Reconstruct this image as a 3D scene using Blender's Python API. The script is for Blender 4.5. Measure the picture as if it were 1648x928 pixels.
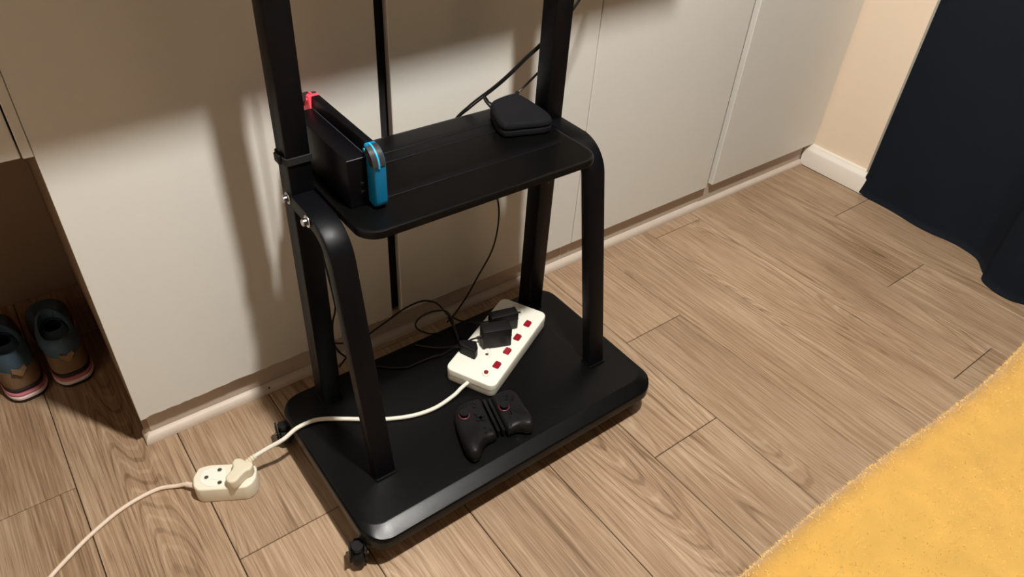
import bpy, bmesh, math, random
import numpy as np
from mathutils import Vector, Matrix

for o in list(bpy.data.objects):
    bpy.data.objects.remove(o)
C = bpy.context.scene.collection
S = bpy.context.scene
PI = math.pi
random.seed(7)

# ------------------------------------------------------------------ camera
cam_data = bpy.data.cameras.new('camera')
cam = bpy.data.objects.new('camera', cam_data)
C.objects.link(cam)
cam_data.sensor_width = 36.0
cam_data.lens = 25.387
cam_data.clip_start = 0.01
RX = Vector((0.7981304, -0.59965001, 0.05837573))      # image right
RY = Vector((-0.34217936, -0.53091106, -0.77527203))   # image down
RZ = Vector((0.4958842, 0.59879321, -0.62892412))      # viewing direction
mw = Matrix.Identity(4)
for i in range(3):
    mw[i][0] = RX[i]; mw[i][1] = -RY[i]; mw[i][2] = -RZ[i]
mw.translation = Vector((0.0, -1.1496, 1.2))
cam.matrix_world = mw
S.camera = cam

# ------------------------------------------------------------------ world, lights, exposure
w = bpy.data.worlds.new('room_air'); S.world = w
w.use_nodes = True
w.node_tree.nodes['Background'].inputs[0].default_value = (1.0, 0.9, 0.78, 1)
w.node_tree.nodes['Background'].inputs[1].default_value = 0.0
S.view_settings.view_transform = 'Standard'
S.view_settings.look = 'None'
S.view_settings.gamma = 1.0
S.view_settings.exposure = 0.0
S.view_settings.use_curve_mapping = False
LAMP_POS = (0.60, -0.93, 2.42)
LAMP_RADIUS = 0.062
LAMP_STRENGTH = 1780.0
LAMP_COLOR = (1.0, 0.99, 0.95)

# ------------------------------------------------------------------ materials
def lin(c):
    def f(v):
        v /= 255.0
        return v / 12.92 if v <= 0.04045 else ((v + 0.055) / 1.055) ** 2.4
    return (f(c[0]), f(c[1]), f(c[2]), 1.0)

def nodemat(name):
    m = bpy.data.materials.new(name); m.use_nodes = True
    nt = m.node_tree
    return m, nt, nt.nodes['Principled BSDF']

def add(nt, kind, **kw):
    n = nt.nodes.new(kind)
    for k, v in kw.items():
        if k.startswith('i_'):
            key = k[2:]
            key = int(key) if key.isdigit() else key.replace('_', ' ')
            n.inputs[key].default_value = v
        else:
            setattr(n, k, v)
    return n

def plain(name, rgb, rough=0.5, metal=0.0, bump=0.0, bump_scale=200.0, var=0.06, spec=0.5, sheen=0.0):
    m, nt, b = nodemat(name)
    L = nt.links.new
    tc = add(nt, 'ShaderNodeTexCoord')
    nz = add(nt, 'ShaderNodeTexNoise', i_Scale=bump_scale, i_Detail=3.0)
    L(tc.outputs['Object'], nz.inputs['Vector'])
    c = lin(rgb)
    mx = add(nt, 'ShaderNodeMix', data_type='RGBA')
    mx.inputs['A'].default_value = tuple(v * (1 - var) for v in c[:3]) + (1,)
    mx.inputs['B'].default_value = tuple(min(1, v * (1 + var)) for v in c[:3]) + (1,)
    L(nz.outputs['Fac'], mx.inputs['Factor'])
    L(mx.outputs['Result'], b.inputs['Base Color'])
    b.inputs['Roughness'].default_value = rough
    b.inputs['Metallic'].default_value = metal
    b.inputs['Specular IOR Level'].default_value = spec
    if sheen:
        b.inputs['Sheen Weight'].default_value = sheen
        b.inputs['Sheen Roughness'].default_value = 0.5
    if bump:
        bp = add(nt, 'ShaderNodeBump', i_Strength=bump, i_Distance=0.001)
        L(nz.outputs['Fac'], bp.inputs['Height'])
        L(bp.outputs['Normal'], b.inputs['Normal'])
    return m

def wood(name, light, mid, dark, rough=0.42):
    m, nt, b = nodemat(name)
    L = nt.links.new
    tc = add(nt, 'ShaderNodeTexCoord')
    oi = add(nt, 'ShaderNodeObjectInfo')
    def math_(op, a, b_=None, c=None):
        n = add(nt, 'ShaderNodeMath', operation=op)
        for i, v in enumerate((a, b_, c)):
            if v is None: continue
            if isinstance(v, (int, float)): n.inputs[i].default_value = v
            else: L(v, n.inputs[i])
        return n.outputs[0]
    rnd = math_('MULTIPLY', oi.outputs['Random'], 61.7)
    sep = add(nt, 'ShaderNodeSeparateXYZ'); L(tc.outputs['Object'], sep.inputs[0])
    def coord(sx, sy, oz=0.0):
        cb = add(nt, 'ShaderNodeCombineXYZ')
        L(math_('MULTIPLY', sep.outputs[0], sx), cb.inputs[0]); L(math_('MULTIPLY', sep.outputs[1], sy), cb.inputs[1]); L(math_('ADD', rnd, oz), cb.inputs[2])
        return cb.outputs[0]
    def noise(sx, sy, detail=2.0, rg=0.5, dist=0.0, oz=0.0):
        n = add(nt, 'ShaderNodeTexNoise', i_Scale=1.0, i_Detail=detail, i_Roughness=rg, i_Distortion=dist)
        L(coord(sx, sy, oz), n.inputs['Vector']); return n.outputs['Fac']
    def smooth(v, lo, hi):
        n = add(nt, 'ShaderNodeMapRange', interpolation_type='SMOOTHSTEP'); n.inputs['From Min'].default_value = lo; n.inputs['From Max'].default_value = hi
        L(v, n.inputs['Value']); return n.outputs['Result']
    # cathedral figure: contour lines of a stretched field, wavering with the grain
    field = noise(7.5, 0.75, 1.0, 0.4, 0.10)
    wav = noise(55.0, 7.0, 2.0, 0.5, 0.0, 3.0)
    ph = math_('MULTIPLY_ADD', wav, 0.016, field)
    sn = math_('SINE', math_('MULTIPLY', ph, 165.0))
    line_d = smooth(sn, 0.70, 1.0)
    line_l = smooth(math_('MULTIPLY', sn, -1.0), 0.75, 1.0)
    where = smooth(noise(9.0, 1.4, 1.0, 0.5, 0.0, 9.0), 0.47, 0.62)
    fine = noise(210.0, 3.8, 3.0, 0.65, 0.0, 1.0)
    fine2 = noise(480.0, 12.0, 2.0, 0.6, 0.0, 2.0)
    pores = smooth(noise(330.0, 13.0, 1.0, 0.5, 0.0, 5.0), 0.60, 0.78)
    bands = noise(17.0, 1.1, 2.0, 0.5, 0.2, 4.0)
    blot = noise(7.0, 2.4, 3.0, 0.6, 0.3, 6.0)
    v = math_('MULTIPLY_ADD', fine, 0.62, -0.31)
    v = math_('ADD', v, math_('MULTIPLY_ADD', fine2, 0.46, -0.23))
    v = math_('ADD', v, math_('MULTIPLY_ADD', bands, 0.30, -0.15))
    v = math_('ADD', v, math_('MULTIPLY_ADD', blot, 0.34, -0.17))
    v = math_('SUBTRACT', v, math_('MULTIPLY', pores, 0.13))
    v = math_('SUBTRACT', v, math_('MULTIPLY', math_('MULTIPLY', line_d, where), 0.15))
    v = math_('ADD', v, math_('MULTIPLY', math_('MULTIPLY', line_l, where), 0.10))
    v = math_('ADD', v, 0.54)
    r1 = add(nt, 'ShaderNodeValToRGB')
    e = r1.color_ramp.elements
    e[0].position = 0.24; e[0].color = lin(dark)
    e[1].position = 0.78; e[1].color = lin(light)
    x = e.new(0.5); x.color = lin(mid)
    L(v, r1.inputs['Fac'])
    tone = add(nt, 'ShaderNodeMapRange'); tone.inputs['To Min'].default_value = 0.93; tone.inputs['To Max'].default_value = 1.06
    L(math_('FRACT', rnd), tone.inputs['Value'])
    mt = add(nt, 'ShaderNodeMix', data_type='RGBA', blend_type='MULTIPLY'); mt.inputs['Factor'].default_value = 1.0
    L(r1.outputs['Color'], mt.inputs['A']); L(tone.outputs['Result'], mt.inputs['B'])
    L(mt.outputs['Result'], b.inputs['Base Color'])
    b.inputs['Roughness'].default_value = rough
    b.inputs['Specular IOR Level'].default_value = 0.35
    bp = add(nt, 'ShaderNodeBump', i_Strength=0.10, i_Distance=0.001)
    L(v, bp.inputs['Height']); L(bp.outputs['Normal'], b.inputs['Normal'])
    return m

M = {}
M['plank'] = wood('oak_laminate', (190, 164, 136), (156, 128, 101), (110, 84, 61))
M['subfloor'] = plain('dark_joint', (40, 28, 20), 0.9)
M['door'] = plain('white_laminate', (222, 218, 209), 0.42, bump=0.03, bump_scale=90, var=0.015)
M['carcass'] = plain('carcass_board', (150, 128, 106), 0.6, var=0.03)
M['plinth'] = plain('plinth_grey', (190, 174, 158), 0.6, var=0.05, bump_scale=40)
M['quarter'] = plain('pale_wood_trim', (206, 190, 174), 0.5, var=0.08, bump_scale=30)
M['void'] = plain('dark_interior', (30, 27, 26), 0.9)
M['beige'] = plain('beige_paint', (231, 211, 187), 0.8, bump=0.05, bump_scale=150, var=0.01)
M['far_wall'] = plain('darkened_far_wall', (56, 64, 76), 0.85, var=0.02)  # unseen wall, coloured dark to hold down bounced light
M['ceil'] = plain('darkened_ceiling', (84, 86, 90), 0.9)  # unseen ceiling, darker than usual so shadows stay deep
M['skirt'] = plain('white_skirting', (232, 224, 212), 0.35, var=0.02)
M['reveal'] = plain('grey_frame', (170, 164, 152), 0.6)
M['black'] = plain('black_powder_coat', (7, 7, 10), 0.42, bump=0.10, bump_scale=900, var=0.1, spec=0.17)
M['black_rim'] = plain('black_satin_rim', (6, 6, 6), 0.32, bump=0.03, bump_scale=900, spec=0.20)
M['rubber'] = plain('black_rubber', (12, 11, 11), 0.6, spec=0.3)
M['chrome'] = plain('bolt_chrome', (200, 200, 200), 0.22, 1.0)
M['cable'] = plain('black_cable', (11, 10, 10), 0.45, spec=0.4)
M['strap'] = plain('black_strap', (14, 13, 13), 0.8, bump=0.4, bump_scale=600)
M['white_plastic'] = plain('white_plastic', (236, 232, 218), 0.38, var=0.02)
M['ivory'] = plain('ivory_plastic', (232, 224, 202), 0.4, var=0.02)
M['plug_ivory'] = plain('aged_ivory_plastic', (222, 210, 184), 0.45, var=0.02)
M['white_cord'] = plain('white_cord', (230, 224, 208), 0.45, var=0.02)
M['pink_cord'] = plain('pinkish_white_cord', (226, 204, 182), 0.5, var=0.02)
M['socket_mark'] = plain('socket_mark_grey', (205, 205, 190), 0.5)  # light grey of the seam line, smaller socket holes and hole rims
M['hole'] = plain('socket_hole', (60, 52, 42), 0.6)
M['red'] = plain('red_switch', (142, 14, 32), 0.25, var=0.1)
M['darkred'] = plain('dark_red_button', (130, 24, 32), 0.35)
M['adapter'] = plain('black_adapter', (12, 10, 10), 0.5, bump=0.1, bump_scale=800, spec=0.28)
M['dock'] = plain('dock_black', (5, 5, 8), 0.42, bump=0.08, bump_scale=900, spec=0.17)
M['dock_edge'] = plain('dock_edge', (52, 50, 56), 0.4)
M['blue'] = plain('neon_blue_plastic', (0, 104, 146), 0.4, var=0.03)
M['bright_blue'] = plain('neon_blue_rim', (30, 165, 205), 0.35, var=0.03)
M['coral'] = plain('coral_red_plastic', (255, 84, 100), 0.4, var=0.03)
M['grey_button'] = plain('dark_grey_button', (48, 46, 48), 0.3)
M['pad'] = plain('pad_black', (13, 12, 12), 0.48, bump=0.1, bump_scale=900, spec=0.28)
M['pad_ring'] = plain('pad_red_ring', (104, 26, 46), 0.4)
M['pad_dark'] = plain('pad_gloss', (14, 14, 14), 0.25)
M['pouch'] = plain('case_fabric', (9, 9, 13), 0.85, bump=0.3, bump_scale=700, spec=0.2)
M['curtain'] = plain('navy_curtain', (37, 42, 51), 0.9, bump=0.3, bump_scale=700, var=0.08, spec=0.15, sheen=0.0)
M['blanket'] = plain('yellow_fleece', (229, 183, 93), 0.95, bump=0.0, bump_scale=22, var=0.16, spec=0.1, sheen=0.5)
M['pile'] = plain('yellow_pile', (231, 185, 97), 0.95, bump_scale=22, var=0.16, spec=0.1, sheen=0.4)
M['mattress'] = plain('mattress_cloth', (120, 128, 142), 0.9)  # out-of-view bed linen, bluish grey chosen to steer the bounce light
M['bedbase'] = plain('bed_base_cloth', (70, 62, 56), 0.9)
M['screen'] = plain('tv_screen', (8, 8, 10), 0.15)
M['sneaker_tan'] = plain('tan_suede', (118, 92, 66), 0.85, bump=0.3, bump_scale=400)
M['sneaker_blue'] = plain('dusty_blue_mesh', (66, 90, 108), 0.85, bump=0.4, bump_scale=500)
M['sneaker_lining'] = plain('navy_lining', (28, 32, 44), 0.9)
M['sole_white'] = plain('white_midsole', (226, 206, 200), 0.6)
M['sole_pink'] = plain('pink_midsole', (188, 108, 118), 0.6)
M['sole_black'] = plain('black_outsole', (30, 24, 22), 0.7)
M['sneaker_tab'] = plain('tan_pull_tab', (138, 106, 78), 0.8)
em, nt, b = nodemat('lamp_glow')
b.inputs['Emission Color'].default_value = LAMP_COLOR + (1,)
b.inputs['Emission Strength'].default_value = LAMP_STRENGTH
b.inputs['Base Color'].default_value = (1, 1, 1, 1)
M['lamp'] = em

# ------------------------------------------------------------------ geometry helpers
def obj(name, bm, mat, parent=None, world=True, smooth=35.0):
    """link a bmesh as ONE object; world=True: vertices are in world coordinates, moved into the root's frame"""
    if parent is not None and world:
        bm.transform(root_matrix(parent).inverted())
    me = bpy.data.meshes.new(name)
    bmesh.ops.recalc_face_normals(bm, faces=bm.faces)
    bm.to_mesh(me); bm.free()
    mats = mat if isinstance(mat, (list, tuple)) else [mat]
    for mm in mats:
        me.materials.append(M[mm])
    if smooth:
        me.polygons.foreach_set('use_smooth', [True] * len(me.polygons))
        me.set_sharp_from_angle(angle=math.radians(smooth))
    o = bpy.data.objects.new(name, me); C.objects.link(o)
    if parent is not None:
        o.parent = parent
    return o

def root_matrix(o):
    m = o.matrix_basis.copy()
    while o.parent is not None:
        o = o.parent
        m = o.matrix_basis @ m
    return m

def thing(name, label, cat, loc=(0, 0, 0), rotz=0.0, group=None):
    o = bpy.data.objects.new(name, None); C.objects.link(o)
    o.empty_display_size = 0.05
    o.location = loc; o.rotation_euler = (0, 0, rotz)
    o['label'] = label; o['category'] = cat
    if group: o['group'] = group
    return o

def tag(o, label, cat, group=None):
    o['label'] = label; o['category'] = cat
    if group: o['group'] = group
    return o

def box(x0, y0, z0, x1, y1, z1, bevel=0.0, seg=2, bm=None):
    t = bmesh.new()
    bmesh.ops.create_cube(t, size=1.0)
    bmesh.ops.transform(t, matrix=Matrix.Translation(((x0+x1)/2, (y0+y1)/2, (z0+z1)/2)) @ Matrix.Diagonal((x1-x0, y1-y0, z1-z0, 1)), verts=t.verts)
    if bevel:
        bmesh.ops.bevel(t, geom=t.edges[:], offset=bevel, segments=seg, profile=0.5, affect='EDGES', clamp_overlap=True)
    if bm is None: return t
    merge(bm, t); return bm

def merge(bm, t):
    me = bpy.data.meshes.new('tmp'); t.to_mesh(me); t.free()
    bm.from_mesh(me); bpy.data.meshes.remove(me)

def catmull(pts, n=8):
    P = [Vector(p) for p in pts]
    P = [P[0]*2-P[1]] + P + [P[-1]*2-P[-2]]
    out = []
    for i in range(1, len(P)-2):
        p0, p1, p2, p3 = P[i-1:i+3]
        for k in range(n):
            t = k/n
            out.append(0.5*((2*p1)+(-p0+p2)*t+(2*p0-5*p1+4*p2-p3)*t*t+(-p0+3*p1-3*p2+p3)*t**3))
    out.append(P[-2])
    return out

def skin(rings, cap0=True, cap1=True, closed=True, bm=None):
    t = bm or bmesh.new()
    vs = [[t.verts.new(p) for p in r] for r in rings]
    n = len(rings[0])
    for a, b_ in zip(vs, vs[1:]):
        for i in range(n if closed else n-1):
            j = (i+1) % n
            try: t.faces.new((a[i], a[j], b_[j], b_[i]))
            except ValueError: pass
    if cap0: t.faces.new(vs[0][::-1])
    if cap1: t.faces.new(vs[-1])
    return t

def frames(P):
    """parallel transported frames along a polyline"""
    n = len(P); T = []
    for i in range(n):
        d = P[min(i+1, n-1)] - P[max(i-1, 0)]
        T.append(d.normalized())
    u = T[0].orthogonal().normalized(); U = [u]
    for i in range(1, n):
        q = T[i-1].rotation_difference(T[i])
        u = (q @ U[-1]); u = (u - T[i]*u.dot(T[i])).normalized(); U.append(u)
    return T, U

def tube(pts, r, sides=10, smooth=8, bm=None):
    P = catmull(pts, smooth) if smooth else [Vector(p) for p in pts]
    T, U = frames(P)
    rs = r if callable(r) else (lambda t: r)
    rings = []
    for i, p in enumerate(P):
        v = T[i].cross(U[i]); rad = rs(i/(len(P)-1))
        rings.append([p + U[i]*math.cos(a)*rad + v*math.sin(a)*rad for a in [2*PI*k/sides for k in range(sides)]])
    return skin(rings, bm=bm)

def cyl(c, axis, r, h, sides=24, bevel=0.0, bm=None, r2=None):
    """cylinder from c along axis"""
    ax = Vector(axis).normalized(); u = ax.orthogonal().normalized(); v = ax.cross(u); c = Vector(c)
    r2 = r if r2 is None else r2
    prof = [(r, 0), (r2, h)]
    if bevel: prof = [(r-bevel, 0), (r, bevel), (r2, h-bevel), (r2-bevel, h)]
    rings = [[c + ax*z + (u*math.cos(2*PI*k/sides) + v*math.sin(2*PI*k/sides))*q for k in range(sides)] for q, z in prof]
    return skin(rings, bm=bm)

def ring(c, axis, R, r, n=28, m=8, bm=None, a0=0.0, a1=2*PI):
    ax = Vector(axis).normalized(); u = ax.orthogonal().normalized(); v = ax.cross(u); c = Vector(c)
    full = abs(a1-a0-2*PI) < 1e-4
    rings = []
    for k in range(n if full else n+1):
        a = a0+(a1-a0)*k/n; d = u*math.cos(a)+v*math.sin(a)
        rings.append([c + d*(R+r*math.cos(2*PI*j/m)) + ax*r*math.sin(2*PI*j/m) for j in range(m)])
    if full: rings.append(rings[0])
    t = bmesh.new(); skin(rings, cap0=not full, cap1=not full, bm=t)
    bmesh.ops.remove_doubles(t, verts=t.verts, dist=1e-6)
    if bm is None: return t
    merge(bm, t); return bm

def rrect(x0, y0, x1, y1, r, n=6):
    out = []
    for cx, cy, a in ((x1-r, y1-r, 0), (x0+r, y1-r, PI/2), (x0+r, y0+r, PI), (x1-r, y0+r, 3*PI/2)):
        for k in range(n+1):
            t = a + PI/2*k/n
            out.append((cx+r*math.cos(t), cy+r*math.sin(t)))
    return out

def inset(poly, d):
    """move each vertex of a CCW polygon inward by d"""
    n = len(poly); out = []
    for i in range(n):
        p0, p1, p2 = Vector(poly[i-1]), Vector(poly[i]), Vector(poly[(i+1) % n])
        e1 = (p1-p0); e2 = (p2-p1)
        n1 = Vector((-e1.y, e1.x)).normalized(); n2 = Vector((-e2.y, e2.x)).normalized()
        nn = n1+n2
        nn = nn/max(nn.length_squared/2, 0.35) if nn.length > 1e-6 else n1
        out.append(tuple(p1+nn*d))
    return out

def prism(poly, z0, z1, bev=0.0, bot=0.0, seg=3):
    """extrude a CCW outline with rounded top (bev) and bottom (bot) edges"""
    rings = []
    if bot:
        for k in range(seg+1):
            a = PI/2*k/seg
            rings.append([(x, y, z0+bot*(1-math.sin(a))) for x, y in inset(poly, bot*(1-math.cos(PI/2-a)) if False else bot*(1-math.sin(a)) if False else bot*(1-math.cos(a)) )][:])
        rings = []
        for k in range(seg+1):
            a = PI/2*(1-k/seg)
            rings.append([(x, y, z0+bot*(1-math.sin(a))) for x, y in inset(poly, bot*(1-math.cos(a)))])
    else:
        rings.append([(x, y, z0) for x, y in poly])
    if bev:
        for k in range(seg+1):
            a = PI/2*k/seg
            rings.append([(x, y, z1-bev*(1-math.sin(a))) for x, y in inset(poly, bev*(1-math.cos(a)))])
    else:
        rings.append([(x, y, z1) for x, y in poly])
    # drop the duplicate ring where bottom rounding meets the wall
    return skin(rings)

def smooth_closed(pts, n=5):
    P = [Vector((p[0], p[1], 0)) for p in pts]; N = len(P); out = []
    for i in range(N):
        p0, p1, p2, p3 = P[i-1], P[i], P[(i+1) % N], P[(i+2) % N]
        for k in range(n):
            t = k/n
            q = 0.5*((2*p1)+(-p0+p2)*t+(2*p0-5*p1+4*p2-p3)*t*t+(-p0+3*p1-3*p2+p3)*t**3)
            out.append((q.x, q.y))
    area = sum(out[i-1][0]*out[i][1]-out[i][0]*out[i-1][1] for i in range(len(out)))
    return out if area > 0 else out[::-1]

# ================================================================== SETTING
WALL_X = 2.247
floor = obj('floor', box(-1.7, -4.2, -0.06, WALL_X+0.1, 0.66, -0.0125), 'subfloor', smooth=0)
floor['kind'] = 'structure'
PW = 0.1943; X0 = 0.0847
joints = {-3: [-1.1, 0.2], -2: [-0.035, -1.4], -1: [-0.75, 0.4], 0: [-0.352, -1.6], 1: [-1.05, 0.2], 2: [-1.35, -0.02],
          3: [0.05, -1.15], 4: [-0.615, -1.9], 5: [-0.329, -1.55], 6: [-1.25, 0.05], 7: [-0.05, -1.3],
          8: [-0.862, -2.1], 9: [-0.5705, -1.8], 10: [-0.273, -1.5], -4: [-0.4], -5: [-0.9, 0.3], -6: [-0.3], -7: [-0.8], -8: [0.0], -9: [-1.0]}
GAP = 0.0008
for k in range(-9, 11):
    xa = X0 + PW*k; xb = min(xa+PW, WALL_X)
    xa = max(xa, -1.62)
    ys = [-4.15] + sorted(joints.get(k, [])) + [0.62]
    for a, b_ in zip(ys, ys[1:]):
        obj('plank', box(xa+GAP, a+GAP, -0.012, xb-GAP, b_-GAP, 0.0, bevel=0.0012, seg=1), 'plank', floor, smooth=0)

def struct(name, bm, mat, smooth=0, parent=None):
    o = obj(name, bm, mat, parent, smooth=smooth)
    if parent is None: o['kind'] = 'structure'
    return o
struct('wall_right', box(WALL_X, -4.2, -0.0125, WALL_X+0.1, 0.66, 2.6), 'beige')
struct('wall_left', box(-1.72, -4.2, -0.0125, -1.62, 0.66, 2.6), 'beige')
struct('wall_back', box(-1.72, -4.3, -0.0125, WALL_X+0.1, -4.2, 2.6), 'far_wall')
struct('wall_front', box(-1.72, 0.62, -0.0125, WALL_X+0.1, 0.72, 2.6), 'beige')
struct('ceiling', box(-1.72, -4.3, 2.6, WALL_X+0.1, 0.72, 2.7), 'ceil')

def profile_y(prof, y0, y1):       # (x, z) outline swept along y
    return skin([[(x, y0, z) for x, z in prof], [(x, y1, z) for x, z in prof]])
def profile_x(prof, x0, x1):       # (y, z) outline swept along x
    return skin([[(x0, y, z) for y, z in prof], [(x1, y, z) for y, z in prof]])

sk = [(WALL_X, 0.0005), (WALL_X-0.024, 0.0005), (WALL_X-0.024, 0.055), (WALL_X-0.021, 0.062), (WALL_X-0.014, 0.067), (WALL_X-0.011, 0.074), (WALL_X, 0.076)]
struct('baseboard_right', profile_y(sk, -2.4, 0.004), 'skirt', smooth=50)
# quarter round moulding along the wardrobe's foot, mitred at its left end
def quarter(y0, y1, h, n=8):
    return [(y1, 0.0005), (y0, 0.0005)] + [(y1-(y1-y0)*math.cos(a), 0.004+(h-0.004)*math.sin(a)) for a in [PI/2*k/n for k in range(1, n+1)]]
q = quarter(-0.0100, 0.0045, 0.0200)
tr = struct('trim_1', skin([[(0.0270+(y+0.0100), y, z) for y, z in q], [(1.683, y, z) for y, z in q]]), 'quarter', smooth=50)
q2 = quarter(-0.0085, 0.0060, 0.0160)
obj('moulding_length', profile_x(q2, 1.684, WALL_X-0.026), 'quarter', tr, smooth=50)
obj('moulding_return', skin([[(0.0269+(y+0.0100), y, z) for y, z in q], [(0.0269+(y+0.0100), 0.024, z) for y, z in q]]), 'quarter', tr, smooth=50)
obj('nail_head', cyl((0.2835, -0.0064, 0.0135), (0, -1, 0.7), 0.0022, 0.0012, 10), 'hole', tr)
# pale frame strip where the wall ends beside the curtain
struct('trim_2', box(WALL_X-0.014, -0.275, 0.0765, WALL_X, -0.224, 2.45, 0.002), 'reveal', smooth=35)

# ================================================================== WARDROBE
D0 = -0.013                                    # front plane of the doors
wd = thing('built_in_wardrobe', 'long built-in wardrobe of plain white doors, with an open shoe niche at left', 'wardrobe', (1.1, 0.3, 0.0))
TOP = 2.4
ZB = 0.078
def door(x0, x1, y=D0, z0=ZB, label=None, mat='door', name='door'):
    o = obj(name, box(x0, y, z0, x1, y+0.018, TOP, 0.0012, 1), mat, wd)
    if label: o['label'] = label
    return o
# the lower edge of the leftmost door is slightly chipped
def chipped_door(x0, x1):
    n = 60; rnd = random.Random(3)
    pts = []
    for i in range(n+1):
        x = x0+(x1-x0)*i/n
        z = ZB - 0.002 + (0.0 if i in (0, n) else rnd.choice([0, 0, 0, 0.0006, 0.0014, -0.0008]))
        if x > x0+0.012: z += 0.0022
        if x > x0+0.14: z += 0.0018
        pts.append((x, z))
    pts = pts + [(x1, TOP), (x0, TOP)]
    return skin([[(x, D0, z) for x, z in pts], [(x, D0+0.018, z) for x, z in pts]])
obj('door', chipped_door(0.0322, 0.5876), 'door', wd, smooth=0)['label'] = 'leftmost white door with a chipped lower edge'
door(0.6136, 1.1352)
door(1.1384, 1.6840)
door(1.7117, WALL_X-0.004)
door(-0.62, 0.0150, D0, 0.654, 'white overhead door above the shoe niche', name='overhead_door')
obj('filler_strip', box(0.0174, D0, 0.652, 0.0314, D0+0.018, TOP, 0.0012, 1), 'door', wd)
door(-1.61, -0.623, D0, 0.654, name='overhead_door')
obj('plinth', box(0.0425, 0.0055, 0.001, WALL_X-0.028, 0.022, 0.0775), 'plinth', wd, smooth=0)
obj('plinth_joint', box(1.113, 0.0040, 0.020, 1.117, 0.0056, 0.074), 'quarter', wd, smooth=0)
obj('side_panel', box(0.0330, 0.0065, 0.001, 0.0420, 0.60, TOP), 'carcass', wd, smooth=0)
obj('niche_ceiling', box(-1.61, 0.0065, 0.655, 0.0325, 0.60, 0.673), 'carcass', wd, smooth=0)
obj('niche_back', box(-1.61, 0.601, 0.001, 0.0325, 0.612, 0.654), 'carcass', wd, smooth=0)
obj('interior_back', box(0.0445, 0.40, 0.05, WALL_X-0.002, 0.41, TOP), 'void', wd, smooth=0)
obj('divider', box(0.582, 0.012, 0.079, 0.660, 0.40, TOP), 'void', wd, smooth=0)
obj('divider', box(1.690, 0.012, 0.079, 1.760, 0.40, TOP), 'door', wd, smooth=0)
obj('top_panel', box(-1.61, D0, TOP+0.002, WALL_X-0.002, 0.61, TOP+0.02), 'door', wd, smooth=0)
obj('bottom_panel', box(0.0445, 0.0225, 0.03, WALL_X-0.002, 0.398, 0.048), 'void', wd, smooth=0)

# ================================================================== CURTAIN
hem = [(2.232, -0.222), (2.222, -0.236), (2.208, -0.374), (2.200, -0.504), (2.208, -0.600), (2.180, -0.655), (2.137, -0.690), (2.100, -0.706),
       (2.070, -0.755), (2.088, -0.83), (2.150, -0.90), (2.190, -0.98), (2.170, -1.06), (2.110, -1.13), (2.120, -1.22), (2.190, -1.31), (2.175, -1.40), (2.110, -1.48),
       (2.120, -1.57), (2.185, -1.66), (2.180, -1.75), (2.115, -1.83), (2.130, -1.92), (2.19, -2.0)]
hp = catmull([(x, y, 0) for x, y in hem], 6)
rows = [0.004, 0.03, 0.08, 0.16, 0.3, 0.5, 0.8, 1.2, 1.6, 2.0, 2.34]
def curt_pt(p, z, i):
    k = min(1.0, z/1.0)
    x = p.x*(1-0.35*k) + (2.205)*0.35*k if p.y < -0.3 else p.x
    y = p.y - (0.013*min(1.0, z/0.07) if p.y > -0.25 else 0.0)
    return (x + 0.003*math.sin(i*0.7+z*9)*(1 if p.y < -0.25 else 0), y, z)
t = bmesh.new()
grid = [[curt_pt(p, z, i) for i, p in enumerate(hp)] for z in rows]
skin(grid, False, False, closed=False, bm=t)
bmesh.ops.solidify(t, geom=t.faces[:], thickness=0.003)
cu = thing('curtain', 'dark navy floor-length curtain hanging at the right wall', 'curtain', (2.2, -1.0, 0.0))
obj('cloth', t, 'curtain', cu, smooth=180)
t = bmesh.new(); tube([(2.19, -0.20, 2.365), (2.19, -2.05, 2.365)], 0.014, 14, 0, bm=t)
obj('curtain_rail', t, 'reveal', cu)
obj('rail_bracket', box(2.17, -0.27, 2.345, WALL_X, -0.25, 2.385, 0.002), 'reveal', cu)
obj('rail_bracket', box(2.17, -1.95, 2.345, WALL_X, -1.93, 2.385, 0.002), 'reveal', cu)

# ================================================================== BED AND BLANKET
bed = thing('bed', 'low upholstered bed under the yellow blanket at the bottom right', 'bed', (1.0, -1.7, 0.0))
obj('bed_base', box(0.10, -2.55, 0.06, 1.98, -1.035, 0.27, 0.02), 'bedbase', bed)
obj('mattress', box(0.09, -2.56, 0.272, 1.99, -1.03, 0.468, 0.03, 3), 'mattress', bed)
for x in (0.16, 1.92):
    for y in (-2.48, -1.10):
        obj('leg', box(x-0.025, y-0.025, 0.0005, x+0.025, y+0.025, 0.062, 0.003), 'bedbase', bed)

def bl_noise(x, y):
    return (0.004*math.sin(7.0*x+3*y+0.5)+0.003*math.sin(13.0*y-5*x)+0.0025*math.sin(17*x+9*y))
EDGE_Y = -0.992; ER = 0.045; BZ = 0.497
def blanket_pt(x, s):
    """s: arc length over the edge, 0 at the hem on the wardrobe side"""
    side = 0.26; arc = ER*PI/2
    wob = 0.006*math.sin(4.1*x+0.4)+0.004*math.sin(9.7*x+1.0)
    if s < side:
        z = BZ-ER-side+s
        y = EDGE_Y + wob + 0.006*math.sin(14*x)*(1-s/side)
        return (x, y, z)
    if s < side+arc:
        a = (s-side)/ER
        return (x, EDGE_Y+wob-ER+ER*math.cos(a), BZ-ER+ER*math.sin(a)+bl_noise(x, EDGE_Y)*math.sin(a))
    y = EDGE_Y+wob*max(0, 1-(s-side-arc)/0.2)-ER-(s-side-arc)
    return (x, y, BZ+bl_noise(x, y))
sv = [0.26*k/8 for k in range(8)] + [0.26+ER*PI/2*k/8 for k in range(8)] + [0.26+ER*PI/2+0.55*(k/60)**1.2 for k in range(61)]
xs = [0.07+(2.03-0.07)*i/90 for i in range(91)]
t = bmesh.new()
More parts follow.
